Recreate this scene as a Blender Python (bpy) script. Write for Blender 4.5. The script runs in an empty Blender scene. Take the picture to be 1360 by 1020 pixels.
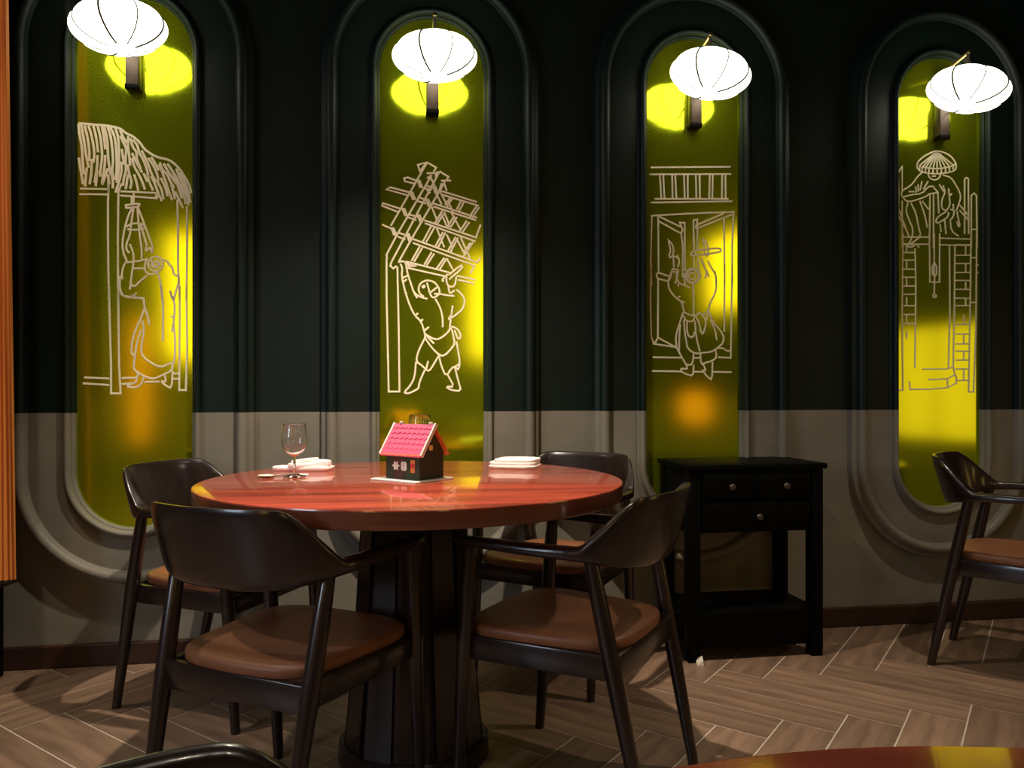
import bpy, bmesh, math, random
from mathutils import Vector, Matrix
random.seed(7)
scene = bpy.context.scene
COL = scene.collection
PI = math.pi

# ---------------------------------------------------------------- camera
cam_data = bpy.data.cameras.new('camera'); cam_data.sensor_width = 36.0
cam_data.lens = 1021.0/1360.0*36.0
cam_data.shift_y = 12.0/1360.0
cam_data.clip_start = 0.05
cam = bpy.data.objects.new('camera', cam_data); COL.objects.link(cam)
cam.location = (0, 0, .97); cam.rotation_euler = (PI/2, 0, 0)
scene.camera = cam

# ---------------------------------------------------------------- world and exposure
world = bpy.data.worlds.new('world'); scene.world = world; world.use_nodes = True
world.node_tree.nodes['Background'].inputs[0].default_value = (.02, .022, .025, 1)
world.node_tree.nodes['Background'].inputs[1].default_value = .1
scene.view_settings.view_transform = 'Standard'; scene.view_settings.look = 'None'
scene.view_settings.exposure = 0.0; scene.view_settings.gamma = 1.0
scene.view_settings.use_curve_mapping = False

# light levels (the lamps themselves are built below)
LANTERN = 4.8
CHAIR_SPOT = 45.0
TABLE_SPOT = 215.0
FRONT_SPOT = 20.0
SIDE_SPOT = 26.0
RIGHT_SPOT = 95.0
LEFT_SPOT = 75.0
BACK_WASH = 130.0
COOL_FILL = 10.0
AMBER = 4.0

# ---------------------------------------------------------------- materials
MATS = {}
def mat(name, color, rough=.5, metal=0., spec=.5, coat=0., coat_rough=.1, var=0., scale=(6, 6, 6), bump=0., bscale=60., objvar=0., emit=None, estr=0., trans=0., ior=1.45, detail=4.):
    if name in MATS: return MATS[name]
    m = bpy.data.materials.new(name); m.use_nodes = True
    nt = m.node_tree; b = nt.nodes['Principled BSDF']
    b.inputs['Base Color'].default_value = (*color, 1); b.inputs['Roughness'].default_value = rough
    b.inputs['Metallic'].default_value = metal; b.inputs['Specular IOR Level'].default_value = spec
    b.inputs['Coat Weight'].default_value = coat; b.inputs['Coat Roughness'].default_value = coat_rough
    b.inputs['Transmission Weight'].default_value = trans; b.inputs['IOR'].default_value = ior
    if emit:
        b.inputs['Emission Color'].default_value = (*emit, 1); b.inputs['Emission Strength'].default_value = estr
    tc = nt.nodes.new('ShaderNodeTexCoord')
    out = None
    if var > 0:
        mp = nt.nodes.new('ShaderNodeMapping'); mp.inputs['Scale'].default_value = scale
        nt.links.new(tc.outputs['Object'], mp.inputs[0])
        n = nt.nodes.new('ShaderNodeTexNoise'); n.inputs['Scale'].default_value = 1.; n.inputs['Detail'].default_value = detail
        nt.links.new(mp.outputs[0], n.inputs['Vector'])
        r = nt.nodes.new('ShaderNodeMapRange'); r.inputs['From Min'].default_value = .3; r.inputs['From Max'].default_value = .7
        r.inputs['To Min'].default_value = 1-var; r.inputs['To Max'].default_value = 1+var
        nt.links.new(n.outputs[0], r.inputs[0])
        mx = nt.nodes.new('ShaderNodeVectorMath'); mx.operation = 'SCALE'; mx.inputs[0].default_value = color
        nt.links.new(r.outputs[0], mx.inputs['Scale']); out = mx.outputs[0]
    if objvar > 0:
        oi = nt.nodes.new('ShaderNodeObjectInfo')
        r = nt.nodes.new('ShaderNodeMapRange'); r.inputs['To Min'].default_value = 1-objvar; r.inputs['To Max'].default_value = 1+objvar
        nt.links.new(oi.outputs['Random'], r.inputs[0])
        mx = nt.nodes.new('ShaderNodeVectorMath'); mx.operation = 'SCALE'
        if out: nt.links.new(out, mx.inputs[0])
        else: mx.inputs[0].default_value = color
        nt.links.new(r.outputs[0], mx.inputs['Scale']); out = mx.outputs[0]
    if out: nt.links.new(out, b.inputs['Base Color'])
    if bump > 0:
        n = nt.nodes.new('ShaderNodeTexNoise'); n.inputs['Scale'].default_value = bscale; n.inputs['Detail'].default_value = 3
        nt.links.new(tc.outputs['Object'], n.inputs['Vector'])
        bp = nt.nodes.new('ShaderNodeBump'); bp.inputs['Strength'].default_value = bump; bp.inputs['Distance'].default_value = .004
        nt.links.new(n.outputs[0], bp.inputs['Height']); nt.links.new(bp.outputs[0], b.inputs['Normal'])
    MATS[name] = m
    return m

def wall_paint():
    # two coats of paint: dark green above the line at 0.90 m, taupe below it
    m = bpy.data.materials.new('wall_paint'); m.use_nodes = True
    nt = m.node_tree; b = nt.nodes['Principled BSDF']; b.inputs['Specular IOR Level'].default_value = .27
    g = nt.nodes.new('ShaderNodeNewGeometry'); s = nt.nodes.new('ShaderNodeSeparateXYZ'); nt.links.new(g.outputs['Position'], s.inputs[0])
    c = nt.nodes.new('ShaderNodeMath'); c.operation = 'GREATER_THAN'; c.inputs[1].default_value = .90; nt.links.new(s.outputs['Z'], c.inputs[0])
    n = nt.nodes.new('ShaderNodeTexNoise'); n.inputs['Scale'].default_value = 5; n.inputs['Detail'].default_value = 6
    nt.links.new(g.outputs['Position'], n.inputs['Vector'])
    r = nt.nodes.new('ShaderNodeMapRange'); r.inputs['From Min'].default_value = .3; r.inputs['From Max'].default_value = .7
    r.inputs['To Min'].default_value = .86; r.inputs['To Max'].default_value = 1.14; nt.links.new(n.outputs[0], r.inputs[0])
    mx = nt.nodes.new('ShaderNodeMix'); mx.data_type = 'RGBA'; nt.links.new(c.outputs[0], mx.inputs['Factor'])
    mx.inputs['A'].default_value = (.20, .184, .150, 1); mx.inputs['B'].default_value = (.0022, .0098, .0076, 1)
    v = nt.nodes.new('ShaderNodeVectorMath'); v.operation = 'SCALE'; nt.links.new(mx.outputs['Result'], v.inputs[0]); nt.links.new(r.outputs[0], v.inputs['Scale'])
    nt.links.new(v.outputs[0], b.inputs['Base Color'])
    b.inputs['Roughness'].default_value = .48
    n2 = nt.nodes.new('ShaderNodeTexNoise'); n2.inputs['Scale'].default_value = 180; nt.links.new(g.outputs['Position'], n2.inputs['Vector'])
    bp = nt.nodes.new('ShaderNodeBump'); bp.inputs['Strength'].default_value = .12; bp.inputs['Distance'].default_value = .002
    nt.links.new(n2.outputs[0], bp.inputs['Height']); nt.links.new(bp.outputs[0], b.inputs['Normal'])
    return m

M_wall = wall_paint()
M_ceiling = mat('ceiling_black', (.012, .013, .012), .8)
M_skirt = mat('skirting_wood', (.035, .014, .009), .4, var=.3, scale=(2, 2, 30))
M_grout = mat('grout', (.46, .38, .30), .8, var=.15)
M_plank = mat('floor_plank', (.200, .125, .083), .40, var=.38, scale=(3, 26, 3), objvar=.22, bump=.15, bscale=40, detail=8)
M_dark = mat('dark_wood', (.015, .0080, .0068), .28, coat=.5, coat_rough=.12, var=.35, scale=(30, 30, 3), bump=.05)
M_leather = mat('tan_leather', (.23, .088, .038), .45, var=.18, scale=(9, 9, 9), bump=.12, bscale=220)
M_redwood = mat('red_table_wood', (.42, .070, .038), .22, coat=.75, coat_rough=.06, var=.5, scale=(1.6, 16, 4), detail=8)
M_redwood_shaded = mat('red_table_edge_shaded', (.13, .036, .016), .3, coat=.4, coat_rough=.1, var=.3, scale=(3, 3, 60))  # same wood as the top, darkened to paint shade on the rim
M_black = mat('black_lacquer', (.0018, .0018, .0016), .5, spec=.08, var=.2)
M_brass = mat('aged_brass', (.45, .36, .16), .35, metal=1.)
M_bracket = mat('bronze_bracket', (.10, .075, .06), .4, metal=.6)
M_rib = mat('rib_wire', (.03, .026, .02), .5)
M_shade = mat('lantern_silk', (.9, .86, .75), .8, emit=(1.0, .93, .74), estr=LANTERN)
M_gold = mat('gold_mirror', (.51, .63, .014), .115, metal=.875)
M_etch = mat('etched_line', (.95, .87, .66), .6)
M_orange = mat('orange_cloth', (.62, .20, .035), .7, var=.2, scale=(14, 14, 1))
M_white = mat('white_linen', (.86, .80, .78), .85, bump=.2, bscale=300)
M_glass = mat('clear_glass', (1, 1, 1), .02, trans=1., ior=1.45)
M_steel = mat('brushed_steel', (.85, .80, .62), .38, metal=.55)
M_hgreen = mat('house_green', (.030, .040, .018), .55, var=.15)
M_hpink = mat('house_pink', (.80, .10, .20), .5)
M_hwhite = mat('house_white', (.85, .80, .72), .5)
M_horange = mat('house_orange', (.75, .25, .07), .5)
M_hred = mat('house_red', (.65, .04, .05), .5)
M_hbrown = mat('house_brown', (.09, .025, .018), .55)
M_hyellow = mat('house_yellow', (.85, .72, .25), .5)
M_hgrey = mat('house_grey', (.45, .45, .50), .5)
M_amber = mat('amber_pane', (.6, .4, .1), .5, emit=(1., .63, .18), estr=AMBER)
M_amber_dim = mat('amber_pane_dim', (.6, .4, .1), .5, emit=(1., .63, .18), estr=AMBER*.36)
M_orange_glow = mat('orange_glow', (.6, .2, .05), .5, emit=(1., .30, .06), estr=AMBER*.42)
M_cool_fill = mat('cool_fill_pane', (.6, .65, .7), .5, emit=(.72, .84, 1.), estr=COOL_FILL)
M_lens = mat('downlight_lens', (.9, .9, .85), .5, emit=(1, .88, .7), estr=4.)

# ---------------------------------------------------------------- helpers
def link(o, parent=None):
    COL.objects.link(o)
    if parent is not None: o.parent = parent
    return o
def mesh_obj(name, bm, m, parent=None, smooth=None):
    bmesh.ops.recalc_face_normals(bm, faces=bm.faces)
    me = bpy.data.meshes.new(name); bm.to_mesh(me); bm.free()
    if m: me.materials.append(m)
    if smooth is not None:
        me.polygons.foreach_set('use_smooth', [True]*len(me.polygons))
        try: me.set_sharp_from_angle(angle=math.radians(smooth))
        except Exception: pass
    o = bpy.data.objects.new(name, me)
    return link(o, parent)
def tag(o, label=None, cat=None, group=None, kind=None):
    if label: o['label'] = label
    if cat: o['category'] = cat
    if group: o['group'] = group
    if kind: o['kind'] = kind
    return o
def empty(name, loc=(0, 0, 0), rz=0.):
    o = bpy.data.objects.new(name, None); o.empty_display_size = .05
    o.location = loc; o.rotation_euler = (0, 0, rz); COL.objects.link(o); return o
def copy_tree(o, parent=None):
    c = o.copy(); COL.objects.link(c); c.parent = parent
    for ch in list(o.children): copy_tree(ch, c)
    return c
def box(bm, c, s, rz=0., bev=0.):
    mt = Matrix.Translation(c) @ Matrix.Rotation(rz, 4, 'Z') @ Matrix.Diagonal((s[0], s[1], s[2], 1))
    r = bmesh.ops.create_cube(bm, size=1., matrix=mt)
    if bev > 0:
        es = {e for v in r['verts'] for e in v.link_edges}
        bmesh.ops.bevel(bm, geom=list(es), offset=bev, segments=2, affect='EDGES', profile=.5)
def lathe(bm, prof, n=32, cap=True):
    rings = []
    for r, z in prof:
        if r < 1e-6: rings.append([bm.verts.new((0, 0, z))])
        else: rings.append([bm.verts.new((r*math.cos(2*PI*i/n), r*math.sin(2*PI*i/n), z)) for i in range(n)])
    for a, b in zip(rings, rings[1:]):
        for i in range(n):
            j = (i+1) % n
            if len(a) == 1 and len(b) == 1: continue
            if len(a) == 1: bm.faces.new((a[0], b[i], b[j]))
            elif len(b) == 1: bm.faces.new((a[i], a[j], b[0]))
            else: bm.faces.new((a[i], a[j], b[j], b[i]))
    if cap:
        for r in (rings[0], rings[-1]):
            if len(r) > 2: bm.faces.new(r)
def tube(bm, pts, rad, n=8, ell=1.):
    pts = [Vector(p) for p in pts]
    if not isinstance(rad, (list, tuple)): rad = [rad]*len(pts)
    rings = []; up = None
    for i, p in enumerate(pts):
        t = (pts[min(i+1, len(pts)-1)]-pts[max(i-1, 0)]).normalized()
        if up is None: up = Vector((0, 0, 1)) if abs(t.z) < .9 else Vector((0, 1, 0))
        s = t.cross(up).normalized(); u = s.cross(t).normalized(); up = u
        rings.append([bm.verts.new(p+(s*math.cos(2*PI*k/n)+u*math.sin(2*PI*k/n)*ell)*rad[i]) for k in range(n)])
    for a, b in zip(rings, rings[1:]):
        for k in range(n): bm.faces.new((a[k], a[(k+1) % n], b[(k+1) % n], b[k]))
    bm.faces.new(rings[0][::-1]); bm.faces.new(rings[-1])
def loft(bm, rings, cap=True):
    vs = [[bm.verts.new(p) for p in r] for r in rings]
    for a, b in zip(vs, vs[1:]):
        n = len(a)
        for k in range(n): bm.faces.new((a[k], a[(k+1) % n], b[(k+1) % n], b[k]))
    if cap: bm.faces.new(vs[0][::-1]); bm.faces.new(vs[-1])
def part(name, m, parent, fn, smooth=40, **kw):
    bm = bmesh.new(); fn(bm); return mesh_obj(name, bm, m, parent, smooth)

# ---------------------------------------------------------------- room shell
TH = math.radians(9.1); WP = 2.946
NX, NY = -math.sin(TH), math.cos(TH)                  # wall normal, pointing into the wall
WALL = Matrix.Translation((WP*NX, WP*NY, 0)) @ Matrix.Rotation(TH, 4, 'Z')   # local x along the wall, -y into the room
def wall_y(x): return (WP + x*math.sin(TH))/math.cos(TH)
CEIL = 2.95
XL, XR, YB = -2.6, 4.0, -3.6

wb = part('wall_back', M_wall, None, lambda bm: box(bm, (.6, .075, CEIL/2), (7.6, .15, CEIL)), None)
wb.matrix_world = WALL; tag(wb, 'dark green wall with a taupe lower half behind the tables', kind='structure')
for nm, c, s, lab in (('wall_left', (XL-.05, -.4, CEIL/2), (.1, 6.6, CEIL), 'plain green and taupe wall to the left, past the curtain'), ('wall_right', (XR+.05, 0, CEIL/2), (.1, 7.4, CEIL), 'green and taupe wall to the right with amber windows'), ('wall_front', (.7, YB-.05, CEIL/2), (6.8, .1, CEIL), 'green and taupe wall behind the viewer')):
    tag(part(nm, M_wall, None, lambda bm: box(bm, c, s), None), lab, kind='structure')
tag(part('ceiling', M_ceiling, None, lambda bm: box(bm, (.7, 0, CEIL+.05), (6.9, 7.6, .1)), None), 'black ceiling above the dining room', kind='structure')

# floor: herringbone planks laid on a pale bed
floor = part('floor', M_grout, None, lambda bm: box(bm, (.7, 0, -.0512), (6.8, 7.5, .1)), None)
tag(floor, 'brown herringbone plank floor with pale joints', kind='structure')
def clip(poly, a, b, c):                               # keep a*x+b*y+c >= 0
    out = []
    for i, p in enumerate(poly):
        q = poly[(i+1) % len(poly)]; dp = a*p[0]+b*p[1]+c; dq = a*q[0]+b*q[1]+c
        if dp >= 0: out.append(p)
        if (dp >= 0) != (dq >= 0):
            t = dp/(dp-dq); out.append((p[0]+(q[0]-p[0])*t, p[1]+(q[1]-p[1])*t))
    return out
PW, PN, GAP = .15, 4, .0026
FA = math.radians(-35); fc, fs = math.cos(FA), math.sin(FA)
FO = (1.21, 1.816)
def to_floor(a, b): return (FO[0]+a*fc-b*fs, FO[1]+a*fs+b*fc)
YCUT = -.55
def add_plank(x0, y0, lx, ly):
    x0, y0, lx, ly = x0*PW+GAP, y0*PW+GAP, lx*PW-2*GAP, ly*PW-2*GAP
    cx, cy = to_floor(x0+lx/2, y0+ly/2)
    poly = [to_floor(x0, y0), to_floor(x0+lx, y0), to_floor(x0+lx, y0+ly), to_floor(x0, y0+ly)]
    for h in ((1, 0, 2.4), (-1, 0, 3.4), (0, 1, -YCUT), (math.sin(TH), -math.cos(TH), WP-.001)):
        poly = clip(poly, *h)
        if len(poly) < 3: return
    area = abs(sum(p[0]*q[1]-q[0]*p[1] for p, q in zip(poly, poly[1:]+poly[:1])))/2
    if area < .0015: return
    ang = FA if lx > ly else FA+PI/2
    inv = Matrix.Rotation(-ang, 2)
    bm = bmesh.new(); loc = [inv @ Vector((p[0]-cx, p[1]-cy)) for p in poly]
    top = [bm.verts.new((p.x, p.y, .0)) for p in loc]; bot = [bm.verts.new((p.x, p.y, -.0010)) for p in loc]
    bm.faces.new(top)
    for i in range(len(top)): bm.faces.new((top[i], bot[i], bot[(i+1) % len(top)], top[(i+1) % len(top)]))
    o = mesh_obj('plank', bm, M_plank, floor); o.location = (cx, cy, 0); o.rotation_euler = (0, 0, ang)
for k in range(-60, 60):
    for m_ in range(-9, 10):
        add_plank(k+2*PN*m_, k, PN, 1); add_plank(k+PN+2*PN*m_, k-PN+1, 1, PN)
part('rear_boards', M_plank, floor, lambda bm: box(bm, (.7, (YB+YCUT)/2, -.0006), (6.6, YCUT-YB-.01, .0012)), None)

bb = part('baseboard_back', M_skirt, None, lambda bm: box(bm, (.6, -.011, .04), (6.8, .022, .08), 0, .005), None)
bb.matrix_world = WALL; tag(bb, 'dark reddish wooden skirting along the arched wall', kind='structure')

# ---------------------------------------------------------------- arched surrounds (mouldings) and gold mirrors
HALF, ZB, ZT = .196, .490, 2.386
CENT = (-.8959, .1625, 1.2042, 2.2992)
def pill(off, n=28):
    r = HALF+off; zt, zb = ZT-HALF, ZB+HALF; pts = []
    for i in range(n+1):
        a = PI*i/n; pts.append((r*math.cos(a), zt+r*math.sin(a)))
    for k in range(1, 12): pts.append((-r, zt+(zb-zt)*k/12))
    for i in range(n+1):
        a = PI+PI*i/n; pts.append((r*math.cos(a), zb+r*math.sin(a)))
    for k in range(1, 12): pts.append((r, zb+(zt-zb)*k/12))
    return pts
def arc(o0, o1, base, h, n=9):
    return [((o0+o1)/2-(o1-o0)/2*math.cos(PI*i/n), base-h*math.sin(PI*i/n)) for i in range(n+1)]
def surround(bm, prof):
    rings = [[bm.verts.new((x, y, z)) for x, z in pill(o)] for o, y in prof]
    for a, b in zip(rings, rings[1:]):
        n = len(a)
        for k in range(n): bm.faces.new((a[k], a[(k+1) % n], b[(k+1) % n], b[k]))
inner_prof = [(.0, 0), (.0, -.026), (.003, -.032), (.007, -.034)]+arc(.009, .034, -.034, .021)+[(.036, -.030), (.043, -.028)]
band_prof = [(.043, 0), (.043, -.030), (.100, -.033), (.152, -.030), (.152, 0)]
outer_prof = [(.152, 0), (.152, -.034)]+arc(.154, .196, -.036, .026)+[(.200, -.034), (.212, -.028), (.217, 0)]
NAMES = ('thatched hut and a hooded figure hoisting ropes', 'barefoot man lifting a timber roof frame', 'man with raised arms before a doorway under a lattice', 'man in a wide hat sawing on a brick scaffold')
def strip(bm, pts, w=.0082, y0=-.0001, y1=-.0022):
    pts = [Vector(p) for p in pts]; vs = []
    closed = (pts[0]-pts[-1]).length < .002 and len(pts) > 3
    for i, p in enumerate(pts):
        if closed and i in (0, len(pts)-1): a, b = pts[-2], pts[1]
        else: a, b = pts[max(i-1, 0)], pts[min(i+1, len(pts)-1)]
        d1 = (p-a).normalized() if (p-a).length > 1e-6 else (b-p).normalized()
        d2 = (b-p).normalized() if (b-p).length > 1e-6 else d1
        t = d1+d2; t = t.normalized() if t.length > .2 else d1
        s = Vector((-t.y, t.x)); k = 1./max(.55, s.dot(Vector((-d1.y, d1.x))))
        s = s*(w/2*k)
        vs.append([bm.verts.new((p.x+s.x, y0, p.y+s.y)), bm.verts.new((p.x+s.x*.75, y1, p.y+s.y*.75)), bm.verts.new((p.x-s.x*.75, y1, p.y-s.y*.75)), bm.verts.new((p.x-s.x, y0, p.y-s.y))])
    for a, b in zip(vs, vs[1:]):
        for k in range(3): bm.faces.new((a[k], a[k+1], b[k+1], b[k]))
    bm.faces.new(vs[0]); bm.faces.new(vs[-1][::-1])
def chaikin(p):
    q = [p[0]]
    for a, b in zip(p, p[1:]):
        q += [(a[0]*.75+b[0]*.25, a[1]*.75+b[1]*.25), (a[0]*.25+b[0]*.75, a[1]*.25+b[1]*.75)]
    return q+[p[-1]]

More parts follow.
